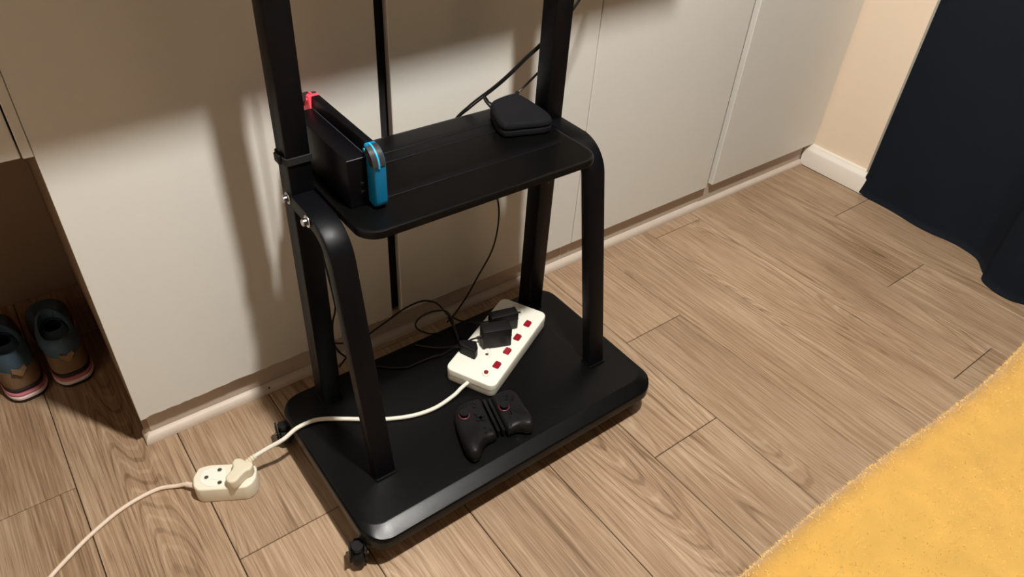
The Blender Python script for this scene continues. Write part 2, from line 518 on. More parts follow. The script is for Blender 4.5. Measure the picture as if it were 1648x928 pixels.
skin([[blanket_pt(x, s) for x in xs] for s in sv], False, False, closed=False, bm=t)
bmesh.ops.solidify(t, geom=t.faces[:], thickness=0.006)
bk = thing('blanket', 'fluffy golden yellow fleece blanket spread over the bed', 'blanket', (1.0, -1.5, 0.49))
obj('fleece', t, 'blanket', bk, smooth=180)
# short pile: thin curved fibres, uncountable
rng = np.random.default_rng(5)
NF = 60000
fx = rng.uniform(0.35, 2.0, NF); fs = 0.16 + rng.uniform(0, 1, NF)**1.3*0.60
base = np.array([blanket_pt(a, b_) for a, b_ in zip(fx, fs)])
up = np.array([blanket_pt(a, b_+0.002) for a, b_ in zip(fx, fs)]) - base
up /= np.linalg.norm(up, axis=1)[:, None]
nrm = np.stack([np.zeros(NF), up[:, 2], -up[:, 1]], 1)
rd = rng.normal(size=(NF, 3))*0.75
dirv = nrm + rd; dirv /= np.linalg.norm(dirv, axis=1)[:, None]
ln = rng.uniform(0.002, 0.0052, NF)[:, None]
sd = np.cross(dirv, rng.normal(size=(NF, 3))); sd /= np.linalg.norm(sd, axis=1)[:, None]
sd *= 0.00035
off = nrm*0.0005
V = np.stack([base+off-sd, base+off+sd, base+off+dirv*ln], 1).reshape(-1, 3) - np.array(bk.location)
me = bpy.data.meshes.new('pile')
me.from_pydata(V.tolist(), [], np.arange(NF*3).reshape(-1, 3).tolist())
me.materials.append(M['pile'])
po = bpy.data.objects.new('pile', me); C.objects.link(po); po.parent = bk
po['kind'] = 'stuff'

# ================================================================== CEILING LAMP
lamp = thing('ceiling_lamp', 'round ceiling lamp out of frame above the foot of the bed', 'lamp', (LAMP_POS[0], LAMP_POS[1], 2.6))
obj('canopy', cyl((LAMP_POS[0], LAMP_POS[1], 2.6), (0, 0, -1), 0.07, 0.025, 28, 0.004), 'skirt', lamp)
obj('stem', cyl((LAMP_POS[0], LAMP_POS[1], 2.576), (0, 0, -1), 0.008, 0.08, 12), 'skirt', lamp)
zc = LAMP_POS[2]
circ = lambda r, z: [(LAMP_POS[0]+r*math.cos(2*PI*k/40), LAMP_POS[1]+r*math.sin(2*PI*k/40), z) for k in range(40)]
obj('shade', skin([circ(0.02, zc+0.078), circ(0.10, zc+0.06), circ(0.115, zc-0.004), circ(0.108, zc-0.004), circ(0.095, zc+0.05), circ(0.02, zc+0.065)]), 'skirt', lamp, smooth=30)
t = skin([circ(LAMP_RADIUS*math.cos(PI/2*k/10), zc-0.004-LAMP_RADIUS*math.sin(PI/2*k/10)) for k in range(10)], True, True)
obj('diffuser', t, 'lamp', lamp, smooth=60)

# ================================================================== TV STAND
st = thing('tv_stand', 'black steel rolling television stand with a middle shelf and wide base plate', 'stand', (0.607, -0.32, 0.0))
PX0, PX1, PY0, PY1 = 0.262, 0.952, -0.515, -0.122
# base plate: rounded slab whose front edge slopes down
def plate_ring(ins, front, z, zf, r=0.045):
    out = []
    for x, y in rrect(PX0+ins, PY0+front, PX1-ins, PY1-ins, r, 8):
        k = max(0.0, min(1.0, (PY0+front+0.03-y)/0.03)); k = k*k*(3-2*k)
        out.append((x, y, z*(1-k)+zf*k))
    return out
rings = [plate_ring(0.004, 0.006, 0.058, 0.053), plate_ring(0.0, 0.0, 0.062, 0.057), plate_ring(0.0, 0.0, 0.083, 0.0725),
         plate_ring(0.0012, 0.0008, 0.0866, 0.0760), plate_ring(0.0035, 0.0030, 0.0893, 0.0785),
         plate_ring(0.006, 0.0275, 0.0900, 0.0893), plate_ring(0.009, 0.0300, 0.0900, 0.0900)]
obj('base_plate', skin(rings), 'black_rim', st, smooth=14)
obj('under_tray', box(PX0+0.03, PY0+0.016, 0.040, PX1-0.022, PY1-0.02, 0.0585, 0.004), 'black', st)
obj('plate_seam', box(0.862, -0.372, 0.0899, 0.8640, -0.190, 0.09035), 'rubber', st, smooth=0)
# casters
def caster(x, y, ang):
    c = Vector((x, y, 0.0)); d = Vector((math.cos(ang), math.sin(ang), 0)); s_ = Vector((-d.y, d.x, 0))
    t = bmesh.new()
    for sg in (-1, 1):
        a = c + s_*0.0135*sg
        cyl(a + Vector((0, 0, 0.026)) - s_*0.002, s_, 0.017, 0.004, 18, bm=t)
        p = [a-d*0.012+Vector((0, 0, 0.026)), a+d*0.013+Vector((0, 0, 0.026)), a+d*0.006+Vector((0, 0, 0.055)), a-d*0.022+Vector((0, 0, 0.055))]
        skin([[q_ - s_*0.0015 for q_ in p], [q_ + s_*0.0015 for q_ in p]], bm=t)
    top = c - d*0.008
    cyl(top + Vector((0, 0, 0.0505)), (0, 0, 1), 0.010, 0.0075, 18, bm=t)
    f = obj('caster', t, 'rubber', st)
    w_ = obj('wheel', cyl(c + Vector((0, 0, 0.0245)) - s_*0.010, s_, 0.0240, 0.020, 26, 0.004), 'rubber', f)
    obj('axle', cyl(c + Vector((0, 0, 0.0245)) - s_*0.0175, s_, 0.004, 0.035, 12), 'chrome', f)
caster(0.256, -0.472, math.radians(66))
caster(0.258, -0.150, math.radians(78))
caster(0.925, -0.462, math.radians(-60))
caster(0.915, -0.165, math.radians(60))
# posts
for x in (0.336, 0.853):
    obj('post', box(x, -0.185, 0.0905, x+0.040, -0.145, 1.62, 0.003, 2), 'black', st)
    obj('post_foot', box(x-0.001, -0.186, 0.0901, x+0.041, -0.144, 0.0935, 0.0008, 1), 'black', st)
# bent support legs: flat tube sweeping forward from the post and down to the plate
def bent_leg(x0, x1):
    zt = 0.566; th = 0.0125; R = 0.058
    fy, fz = -0.3905, 0.0945
    # leg line passes (-0.3125, 0.50) to foot
    dy, dz = (fy+0.3125), (fz-0.50); L = math.hypot(dy, dz); dy /= L; dz /= L
    tt = (zt-0.50)/dz; cy = -0.3125+dy*tt
    ang = math.acos(max(-1, min(1, -dy)))            # turn between (-1,0) and (dy,dz)
    tl = R*math.tan(ang/2)
    P = [(-0.1855, zt), (-0.22, zt), (cy+tl, zt)]
    oy, oz = cy+tl, zt-R
    for k in range(1, 12):
        a = ang*k/12
        P.append((oy-R*math.sin(a), oz+R*math.cos(a)))
    P.append((cy+dy*tl, zt+dz*tl))
    for k in (0.33, 0.66, 1.0):
        P.append((cy+dy*tl+(fy-cy-dy*tl)*k, zt+dz*tl+(fz-zt-dz*tl)*k))
    rings = []
    for i, (y, z) in enumerate(P):
        a = P[max(i-1, 0)]; b_ = P[min(i+1, len(P)-1)]
        ty, tz = b_[0]-a[0], b_[1]-a[1]; l = math.hypot(ty, tz); ty /= l; tz /= l
        ny, nz = tz, -ty                                # outward (front / top)
        if i == len(P)-1: ny, nz = -1.02, 0.0; 
        prof = rrect(x0, -th, x1, th, 0.003, 2)
        sgn = 1 if (ny*(-1)+nz) > 0 else -1
        rings.append([(px, y+ny*sgn*pv, z+nz*sgn*pv) for px, pv in prof])
    return skin(rings)
for x in (0.334, 0.853):
    obj('support_leg', bent_leg(x, x+0.040), 'black', st, smooth=40)
    obj('leg_foot', box(x-0.0008, -0.4070, 0.0901, x+0.0408, -0.3755, 0.0945, 0.0012, 1), 'black', st)
# bolts on the left flank
for y, z in ((-0.169, 0.5665), (-0.246, 0.5665)):
    xf = 0.336 if y > -0.18 else 0.334
    o = obj('bolt', cyl((xf-0.0025, y, z), (-1, 0, 0), 0.0062, 0.0075, 18, 0.0012), 'chrome', st); o['label'] = 'chrome bolt on the left flank'
    obj('washer', cyl((xf, y, z), (-1, 0, 0), 0.0105, 0.0025, 24, 0.0008), 'chrome', o)
for y, z in ((-0.169, 0.5665), (-0.246, 0.5665)):
    o = obj('bolt', cyl((0.893+0.0025, y, z), (1, 0, 0), 0.0062, 0.006, 18, 0.0012), 'rubber', st)
# shelf: shallow tray with a turned-down lip and embossed ribs along its length
SX0, SX1, SY0, SY1, SZ = 0.3775, 0.8515, -0.347, -0.084, 0.5795
rr_ = lambda i, z: [(x, y, z) for x, y in rrect(SX0+i, SY0+i, SX1-i, SY1-i, max(0.036-i, 0.01), 8)]
t = skin([rr_(0.004, SZ-0.013), rr_(0.0, SZ-0.013), rr_(0.0, SZ-0.004), rr_(0.0012, SZ-0.0012), rr_(0.004, SZ), rr_(0.008, SZ)])
sh = obj('shelf', t, 'black_rim', st, smooth=40)
for y in (-0.135, -0.165, -0.262):
    obj('rib', box(SX0+0.03, y-0.006, SZ-0.001, SX1-0.03, y+0.006, SZ+0.0008, 0.0007, 1), 'black', sh)

# ================================================================== TELEVISION (above the frame, shades the doors)
tv = thing('television', 'wide black television fixed on the posts above the top of the frame', 'television', (0.607, -0.23, 1.146))
def tilted(bm):                                    # the set hangs very slightly lower on its left
    bmesh.ops.rotate(bm, cent=(0.609, -0.23, 1.123), matrix=Matrix.Rotation(math.radians(-1.7), 3, 'Y'), verts=bm.verts); return bm
obj('bezel', tilted(box(0.055, -0.262, 1.123, 1.163, -0.215, 1.757, 0.004)), 'black', tv)
obj('screen', tilted(box(0.065, -0.2635, 1.137, 1.153, -0.2615, 1.747)), 'screen', tv)
obj('bracket', box(0.30, -0.2148, 1.25, 0.92, -0.1855, 1.50, 0.004), 'black', tv)

# ================================================================== STRAP
ringpts = lambda e, z: [(x, y, z) for x, y in rrect(0.336-e, -0.185-e, 0.376+e, -0.145+e, 0.004+e, 4)]
root = thing('cable_strap', 'black hook-and-loop cable strap wrapped round the left post', 'strap', (0.356, -0.165, 0.628))
t = bmesh.new()
skin([ringpts(0.0004, 0.631), ringpts(0.0030, 0.6315), ringpts(0.0030, 0.6425), ringpts(0.0004, 0.643)], False, False, bm=t)
obj('band', t, 'strap', root)
obj('buckle', box(0.3275, -0.174, 0.630, 0.3328, -0.156, 0.645, 0.002, 2), 'rubber', root)

# ================================================================== CONSOLE AND DOCK
dk = thing('console_dock', 'black box-shaped game console dock on the left end of the shelf', 'dock', (0.418, -0.18, SZ))
def dock_block(x0, x1, y0, y1, z0, z1, b=0.003): return box(x0, y0, z0, x1, y1, z1, b, 2)
zs = SZ+0.0012
obj('back_shell', dock_block(0.3955, 0.4295, -0.270, -0.080, zs, 0.6625, 0.0022), 'dock', dk)
t = bmesh.new()
for a, b_ in (((0.3955, -0.270), (0.4295, -0.270)), ((0.4295, -0.270), (0.4295, -0.080))):
    tube([(a[0], a[1]+0.0006, 0.6622), (b_[0], b_[1]+0.0006, 0.6622)], 0.0009, 6, 0, bm=t)
obj('rim_line', t, 'dock_edge', dk)
obj('front_panel', dock_block(0.4475, 0.4560, -0.268, -0.082, zs, 0.666, 0.002), 'dock', dk)
obj('cradle', dock_block(0.4296, 0.4474, -0.262, -0.104, zs, 0.590, 0.001), 'dock', dk)
for z in (0.605, 0.620):
    p_ = obj('usb_port', box(0.4145, -0.2712, z-0.0028, 0.4215, -0.2695, z+0.0028), 'rubber', dk, smooth=0)
    obj('contact', box(0.4160, -0.2716, z+0.0002, 0.4200, -0.2708, z+0.0016), 'chrome', p_, smooth=0)
gc = thing('handheld_console', 'handheld game console with one blue and one coral controller standing in the dock', 'game console', (0.4325, -0.175, 0.5905))
cx0, cx1 = 0.4318, 0.4455
ZA, ZT = 0.5905, 0.6810
obj('tablet', box(cx0, -0.262, ZA, cx1, -0.077, ZT, 0.0015, 2), 'dock', gc)
obj('glass', box(cx1-0.0006, -0.252, ZA+0.008, cx1+0.0004, -0.091, ZT-0.006), 'screen', gc)
def joy(front, mat, rim, label):
    """controller outline in (y, z): round on the outer side"""
    s_ = -1 if front else 1
    yi = -0.2625 if front else -0.0765
    wdt, hz0, hz1, R = 0.033, 0.581, 0.6805, 0.026
    pts = [(0.0, hz0+0.002), (wdt-0.014, hz0)]
    for k in range(1, 7):
        a = PI/2*k/6; pts.append((wdt-0.014+0.014*math.sin(a), hz0+0.014-0.014*math.cos(a)))
    for k in range(0, 8):
        a = PI/2*k/7; pts.append((wdt-R+R*math.cos(a), hz1-R+R*math.sin(a)))
    pts.append((0.0, hz1))
    poly = [(yi+s_*u, z) for u, z in pts]
    area = sum(poly[i-1][0]*poly[i][1]-poly[i][0]*poly[i-1][1] for i in range(len(poly)))
    if area < 0: poly = poly[::-1]
    def lay(x, d): return [(x, y, z) for y, z in inset(poly, d)]
    xa, xb = cx0-0.0045, cx1+0.0015
    j = obj('controller', skin([lay(xa, 0.0035), lay(xa+0.0012, 0.0012), lay(xa+0.0035, 0), lay(xb-0.002, 0), lay(xb-0.0006, 0.0006), lay(xb, 0.002)]), mat, gc, smooth=40)
    j['label'] = label
    # shoulder button and trigger: a dark arc over the outer top corner, with a bright rim between
    yc, zc = yi+s_*(wdt-R), hz1-R
    def arc(r0, r1, x0, x1, a0, a1, n=12):
        rg = []
        for k in range(n+1):
            a = a0+(a1-a0)*k/n; cy, sy = math.cos(a), math.sin(a)
            rg.append([(x0, yc+s_*r0*cy, zc+r0*sy), (x0, yc+s_*r1*cy, zc+r1*sy), (x1, yc+s_*r1*cy, zc+r1*sy), (x1, yc+s_*r0*cy, zc+r0*sy)])
        return skin(rg)
    obj('trigger', arc(R-0.010, R+0.0035, xa-0.0035, xa+0.0055, math.radians(6), math.radians(76)), 'grey_button', j, smooth=30)
    obj('rim', arc(R-0.004, R+0.0022, xa+0.0058, xa+0.0088, math.radians(-4), math.radians(94)), rim, j, smooth=30)
    obj('shoulder_button', arc(R-0.004, R+0.0016, xa+0.0090, xb-0.002, math.radians(4), math.radians(86)), 'grey_button', j, smooth=30)
    obj('release_button', cyl((xa-0.001, yi+s_*0.006, hz1-0.007), (-1, 0, 0), 0.0028, 0.0015, 12), rim, j)
joy(True, 'blue', 'bright_blue', 'blue controller at the near end')
joy(False, 'coral', 'coral', 'coral red controller at the far end')

# ================================================================== SMALL CASE ON THE SHELF
cs = thing('zip_case', 'small black rounded square case with a cord loop at the right rear of the shelf', 'case', (0.79, -0.175, SZ))
cs_out = smooth_closed([(0.772, -0.112), (0.752, -0.15), (0.738, -0.188), (0.744, -0.206), (0.775, -0.216), (0.812, -0.228), (0.832, -0.224), (0.842, -0.200), (0.846, -0.160), (0.845, -0.115), (0.836, -0.100), (0.805, -0.100)], 5)
obj('lower_shell', prism(cs_out, SZ+0.0012, SZ+0.014, 0.0025, 0.004, 3), 'pouch', cs, smooth=50)
obj('zip_seam', prism(inset(cs_out, 0.0025), SZ+0.0138, SZ+0.0168), 'rubber', cs, smooth=30)
obj('upper_shell', prism(cs_out, SZ+0.0164, SZ+0.0285, 0.008, 0.0025, 4), 'pouch', cs, smooth=60)
obj('cord_loop', tube([(0.786, -0.104, SZ+0.014), (0.782, -0.092, SZ+0.018), (0.777, -0.088, SZ+0.026), (0.771, -0.092, SZ+0.031), (0.768, -0.100, SZ+0.026), (0.773, -0.112, SZ+0.016)], 0.0022, 8), 'cable', cs)

# ================================================================== POWER STRIP
ANG = math.radians(26.6)
ps = thing('power_strip', 'white power strip with four red switches lying on the base plate', 'power strip', (0.7186, -0.2491, 0.0902), ANG)
LX, LY = 0.1320, 0.0575
zt = 0.034
def loc(bm): return bm      # strip parts are written in the strip's own frame
out = rrect(-LX, -LY, LX, LY, 0.015, 6)
obj('lower_housing', prism(inset(out, 0.0006), 0.0006, 0.0185, 0.0, 0.003), 'white_plastic', ps, world=False, smooth=40)
obj('seam_line', prism(inset(out, 0.0016), 0.0180, 0.0200), 'socket_mark', ps, world=False, smooth=40)
obj('top_housing', prism(out, 0.0196, zt, 0.0028, 0.0), 'white_plastic', ps, world=False, smooth=50)
for u in (-0.0732, -0.0252, 0.0243, 0.0756):
    pts = [(-0.0082, -0.0015), (-0.0045, -0.0072), (0.0060, -0.0066), (0.0088, 0.0012), (0.0060, 0.0066), (-0.0052, 0.0055)]
    c_, s_ = math.cos(math.radians(-8)), math.sin(math.radians(-8))
    frame = rrect(-0.0098, -0.0078, 0.0098, 0.0078, 0.0025, 3)
    sw = obj('rocker_switch', prism([(u+x*0.92, -0.0338+y*0.92) for x, y in frame], zt-0.001, zt+0.0022, 0.0006), 'red', ps, world=False)
    sw['label'] = 'red rocker switch'
    # tilted rocker
    r_ = bmesh.new()
    skin([[(u-0.0075, -0.0338-0.0056, zt+0.002), (u+0.0075, -0.0338-0.0056, zt+0.002), (u+0.0075, -0.0338+0.0056, zt+0.002), (u-0.0075, -0.0338+0.0056, zt+0.002)],
          [(u-0.0068, -0.0338-0.0050, zt+0.0030), (u+0.0068, -0.0338-0.0050, zt+0.0058), (u+0.0068, -0.0338+0.0050, zt+0.0058), (u-0.0068, -0.0338+0.0050, zt+0.0030)]], bm=r_)
    obj('rocker', r_, 'red', sw, world=False, smooth=20)
# reset button
fb = obj('button_collar', cyl((-0.1056, -0.0255, zt-0.001), (0, 0, 1), 0.0085, 0.0042, 26, 0.001), 'white_plastic', ps, world=False)
obj('reset_button', cyl((-0.1056, -0.0255, zt+0.003), (0, 0, 1), 0.0045, 0.0045, 20, 0.001), 'darkred', fb, world=False)
# four three-hole sockets turned by 45 degrees
for u in (-0.0655, -0.016, 0.034, 0.0910):
    v = 0.0135
    sk_ = obj('socket', ring((u, v, zt-0.0004), (0, 0, 1), 0.0215, 0.0012, 30, 6), 'white_plastic', ps, world=False)
    for a, rr2, hr in ((-50, 0.0175, 0.0034), (70, 0.0155, 0.0027), (128, 0.0180, 0.0027)):
        a = math.radians(a)
        obj('socket_hole', cyl((u+rr2*math.cos(a), v+rr2*math.sin(a), zt-0.0005), (0, 0, 1), hr, 0.0008, 14), 'socket_mark' if hr < 0.003 else 'hole', sk_, world=False, smooth=0)
    a0 = math.radians(-75)
    rg = []
    for k in range(11):
        a = math.radians(-95+120*k/10); wv = 0.0048*math.sin(PI*k/10)+0.0008
        rc = 0.0245
        pr = [(rc-wv, zt-0.0005), (rc-wv*0.6, zt+0.0026), (rc+wv*0.6, zt+0.0026), (rc+wv, zt-0.0005)]
        rg.append([(u+0.004+q_*math.cos(a)*0.9, v+q_*math.sin(a)*0.9, z_) for q_, z_ in pr])
    obj('socket_ridge', skin(rg), 'white_plastic', sk_, world=False, smooth=60)
# its white cord runs over the plate edge to the extension socket on the floor
cordpts = [(0.6005, -0.3060, 0.108), (0.583, -0.307, 0.102), (0.560, -0.311, 0.0955), (0.514, -0.317, 0.0945), (0.468, -0.310, 0.0945), (0.424, -0.291, 0.0945), (0.388, -0.268, 0.0945), (0.350, -0.241, 0.0945), (0.308, -0.216, 0.0955), (0.268, -0.212, 0.094), (0.238, -0.214, 0.083), (0.205, -0.208, 0.071), (0.176, -0.205, 0.062)]
obj('cord', tube(cordpts, 0.0042, 12), 'white_cord', ps)['label'] = 'white cord of the strip'
# plug of the strip, pushed into the extension socket
pl_out = smooth_closed([(0.1190, -0.2300), (0.1195, -0.2190), (0.1290, -0.2120), (0.1385, -0.2060), (0.1410, -0.1950), (0.1490, -0.1885), (0.1580, -0.1930), (0.1630, -0.2020), (0.1705, -0.2090), (0.1715, -0.2190), (0.1640, -0.2270), (0.1540, -0.2270), (0.1450, -0.2310), (0.1350, -0.2370), (0.1250, -0.2375)], 4)
pg = obj('plug', prism(pl_out, 0.0395, 0.0620, 0.0035, 0.002, 3), 'plug_ivory', ps, smooth=60)
pg['label'] = 'ivory three-lobed plug in the extension socket'
t = bmesh.new()
tube([(0.160, -0.207, 0.053), (0.171, -0.2055, 0.058), (0.183, -0.206, 0.063)], lambda q_: 0.0072-0.0018*q_, 12, 4, bm=t)
for k in range(4):
    p = Vector((0.167+0.0045*k, -0.2058, 0.0565+0.0020*k)); ring(p, (1, 0, 0.42), 0.0066-0.0003*k, 0.0011, 14, 6, bm=t)
obj('strain_relief', t, 'plug_ivory', pg, smooth=50)

# ================================================================== EXTENSION SOCKET ON THE FLOOR
ex = thing('extension_socket', 'ivory two-way extension socket block on the wood floor', 'socket', (0.123, -0.197, 0.0))
eo = [(0.0665, -0.187), (0.0720, -0.168), (0.0885, -0.1515), (0.1070, -0.1555), (0.1690, -0.1925), (0.1785, -0.2030), (0.1775, -0.2140), (0.1690, -0.2320), (0.1580, -0.2410), (0.1440, -0.2430), (0.0810, -0.2070), (0.0700, -0.2000)]
eo = eo[::-1]
def roundpoly(poly, r, n=3):
    out = []
    N = len(poly)
    for i in range(N):
        p0, p1, p2 = Vector(poly[i-1]), Vector(poly[i]), Vector(poly[(i+1) % N])
        a = p1+(p0-p1).normalized()*min(r, (p0-p1).length*0.45); b_ = p1+(p2-p1).normalized()*min(r, (p2-p1).length*0.45)
        for k in range(n+1):
            t_ = k/n
            q_ = a*(1-t_)**2+p1*2*t_*(1-t_)+b_*t_*t_
            out.append((q_.x, q_.y))
    area = sum(out[i-1][0]*out[i][1]-out[i][0]*out[i-1][1] for i in range(len(out)))
    return out if area > 0 else out[::-1]
eo = roundpoly(eo, 0.005)
obj('body', prism(eo, 0.0006, 0.0385, 0.0035, 0.002, 3), 'ivory', ex, smooth=50)
obj('face_panel', prism(roundpoly([(0.0790, -0.1830), (0.0900, -0.1650), (0.1070, -0.1640), (0.1300, -0.1770), (0.1160, -0.2190), (0.0880, -0.2040)][::-1], 0.006), 0.0380, 0.0392, 0.0006), 'white_plastic', ex, smooth=40)
for (x, y), r_ in (((0.0930, -0.1820), 0.0036), ((0.1190, -0.1790), 0.0038), ((0.1090, -0.2070), 0.0038)):
    h = obj('socket_hole', cyl((x, y, 0.0388), (0, 0, 1), r_, 0.0008, 18), 'hole', ex, smooth=0)
    obj('hole_rim', ring((x, y, 0.0394), (0, 0, 1), r_+0.0006, 0.0007, 20, 6), 'socket_mark', h)
obj('face_ridge', tube([(0.098, -0.189, 0.0392), (0.103, -0.193, 0.0394), (0.107, -0.199, 0.0392)], 0.0009, 6), 'white_plastic', ex)
obj('cord', tube([(0.0755, -0.176, 0.015), (0.061, -0.155, 0.012), (0.044, -0.142, 0.0055), (0.010, -0.128, 0.0042), (-0.048, -0.134, 0.0042), (-0.106, -0.157, 0.0042), (-0.152, -0.184, 0.0042), (-0.186, -0.207, 0.0042), (-0.24, -0.25, 0.0042), (-0.34, -0.36, 0.0042)], 0.0040, 12), 'pink_cord', ex)['label'] = 'pinkish white cord leading to the left'
obj('cord_sleeve', tube([(0.0790, -0.179, 0.018), (0.068, -0.165, 0.0145), (0.0595, -0.1535, 0.0115)], 0.0052, 12, 4), 'pink_cord', ex)

# ================================================================== ADAPTERS AND PLUG ON THE STRIP
ZS = 0.0902+zt+0.0005
def strip_world(u, v):
    return (0.7186+u*math.cos(ANG)-v*math.sin(ANG), -0.2491+u*math.sin(ANG)+v*math.cos(ANG))
def adapter(u0, v0, ang, wd_, dp, h, label, corddata):
    """box whose near-left foot corner is (u0, v0); front runs along ang"""
    x, y = strip_world(u0, v0)
    a = thing('power_adapter', label, 'adapter', (x, y, ZS), ANG+math.radians(ang), 'black power adapters on the strip')
    b_ = obj('body', box(0, 0, 0.0005, wd_, dp, h, 0.0022, 2), 'adapter', a, world=False)
    obj('seam', box(-0.0002, -0.0003, h*0.62, wd_+0.0002, dp+0.0003, h*0.62+0.0007), 'rubber', a, world=False, smooth=0)
    obj('cord', tube(corddata, 0.0021, 8), 'cable', a)
    return a
adapter(-0.0477, 0.0136, -47.5, 0.0635, 0.0310, 0.049, 'front black power adapter standing at the middle of the white strip',
        [(0.677, -0.239, 0.141), (0.668, -0.229, 0.136), (0.655, -0.214, 0.120), (0.640, -0.197, 0.103), (0.612, -0.174, 0.0945), (0.585, -0.150, 0.0945), (0.575, -0.137, 0.0945)])
ad2 = adapter(0.0050, 0.0210, -42.0, 0.0630, 0.0240, 0.045, 'rear black power adapter behind the other one, nearer the far end of the strip',
        [(0.7165, -0.214, 0.150), (0.700, -0.197, 0.142), (0.688, -0.150, 0.118), (0.684, -0.118, 0.108), (0.680, -0.103, 0.108), (0.664, -0.092, 0.136), (0.640, -0.088, 0.155), (0.614, -0.088, 0.163), (0.577, -0.088, 0.160), (0.538, -0.09, 0.149), (0.499, -0.09, 0.135), (0.469, -0.095, 0.127), (0.43, -0.11, 0.118), (0.40, -0.125, 0.112)])
obj('boss', box(0.004, 0.0012, 0.0449, 0.054, 0.022, 0.0464, 0.0012, 1), 'adapter', ad2, world=False)
px, py = strip_world(-0.068, 0.034)
pt = thing('mains_plug', 'small black mains plug in the near socket of the white strip', 'plug', (px, py, ZS))
tri = roundpoly([(0.6290, -0.2245), (0.6240, -0.2390), (0.6385, -0.2735), (0.6520, -0.2655), (0.6600, -0.2480), (0.6480, -0.2330)], 0.004)
obj('body', prism(tri, ZS+0.0005, ZS+0.024, 0.004, 0.0), 'adapter', pt, smooth=45)
obj('cord', tube([(0.6300, -0.236, 0.139), (0.618, -0.222, 0.128), (0.606, -0.205, 0.104), (0.585, -0.190, 0.0935), (0.548, -0.187, 0.0925), (0.528, -0.187, 0.0925), (0.507, -0.176, 0.0925), (0.49, -0.163, 0.0925), (0.473, -0.148, 0.0925), (0.44, -0.13, 0.0925)], 0.0021, 8), 'cable', pt)

# ================================================================== LOOSE CABLES
def cable(label, pts, r=0.0021, loc_=None):
    p0 = loc_ or pts[0]
    c_ = thing('black_cable', label, 'cable', p0)
    obj('sheath', tube(pts, r, 8), 'cable', c_)
    return c_
c_ = cable('black double cable slanting from the right post down behind the shelf', [(0.900, -0.128, 0.735), (0.888, -0.128, 0.720), (0.868, -0.125, 0.703), (0.845, -0.118, 0.683), (0.815, -0.110, 0.655), (0.787, -0.100, 0.630), (0.745, -0.080, 0.593), (0.716, -0.070, 0.560), (0.715, -0.065, 0.50), (0.76, -0.06, 0.43), (0.815, -0.062, 0.38), (0.840, -0.064, 0.335), (0.842, -0.066, 0.270), (0.824, -0.070, 0.208), (0.782, -0.074, 0.150), (0.748, -0.082, 0.114), (0.705, -0.098, 0.0935), (0.675, -0.112, 0.0925)], 0.0021)
obj('second_sheath', tube([(0.904, -0.128, 0.733), (0.891, -0.128, 0.716), (0.871, -0.125, 0.699), (0.848, -0.118, 0.679), (0.818, -0.110, 0.651), (0.790, -0.100, 0.626), (0.749, -0.080, 0.589), (0.720, -0.068, 0.556), (0.719, -0.062, 0.48), (0.722, -0.060, 0.40)], 0.0019, 8), 'cable', c_)
c_ = cable('short black cable from the right post into the small case', [(0.905, -0.128, 0.680), (0.899, -0.118, 0.660), (0.893, -0.108, 0.644), (0.880, -0.098, 0.624), (0.864, -0.092, 0.607), (0.851, -0.092, 0.600), (0.845, -0.097, 0.5985)], 0.0024)
obj('connector', tube([(0.852, -0.0915, 0.600), (0.8445, -0.0975, 0.598), (0.838, -0.1025, 0.5965)], 0.0048, 10, 3), 'rubber', c_)
cable('black cable leaving the right post at the top edge of the picture', [(0.896, -0.140, 0.700), (0.910, -0.136, 0.740), (0.927, -0.138, 0.757), (0.938, -0.139, 0.770), (0.950, -0.140, 0.786), (0.985, -0.145, 0.84), (1.02, -0.16, 0.98), (1.02, -0.19, 1.15)], 0.0026)
cable('thin looped black cable lying behind the power strip', [(0.668, -0.172, 0.0925), (0.674, -0.146, 0.0935), (0.680, -0.118, 0.112), (0.673, -0.104, 0.122), (0.650, -0.100, 0.129), (0.625, -0.100, 0.132), (0.604, -0.102, 0.127), (0.595, -0.106, 0.118), (0.600, -0.112, 0.106), (0.620, -0.122, 0.0925), (0.645, -0.135, 0.0925)], 0.0019)
cable('thick black cable lead resting against the side of the strip', [(0.684, -0.104, 0.0985), (0.679, -0.120, 0.101), (0.674, -0.140, 0.100), (0.668, -0.160, 0.097), (0.660, -0.180, 0.094)], 0.0030)
cable('black cable tied down the back of the left post', [(0.389, -0.132, 1.0), (0.389, -0.130, 0.80), (0.386, -0.130, 0.64), (0.388, -0.128, 0.5), (0.407, -0.125, 0.30), (0.406, -0.127, 0.265), (0.398, -0.130, 0.245), (0.394, -0.131, 0.215), (0.394, -0.131, 0.185), (0.402, -0.130, 0.160), (0.416, -0.128, 0.135), (0.434, -0.125, 0.105), (0.45, -0.125, 0.0925)], 0.0021)
cable('short black cable end poking out beside the left post foot', [(0.389, -0.131, 0.192), (0.398, -0.131, 0.186), (0.410, -0.131, 0.179), (0.421, -0.130, 0.176)], 0.0020)

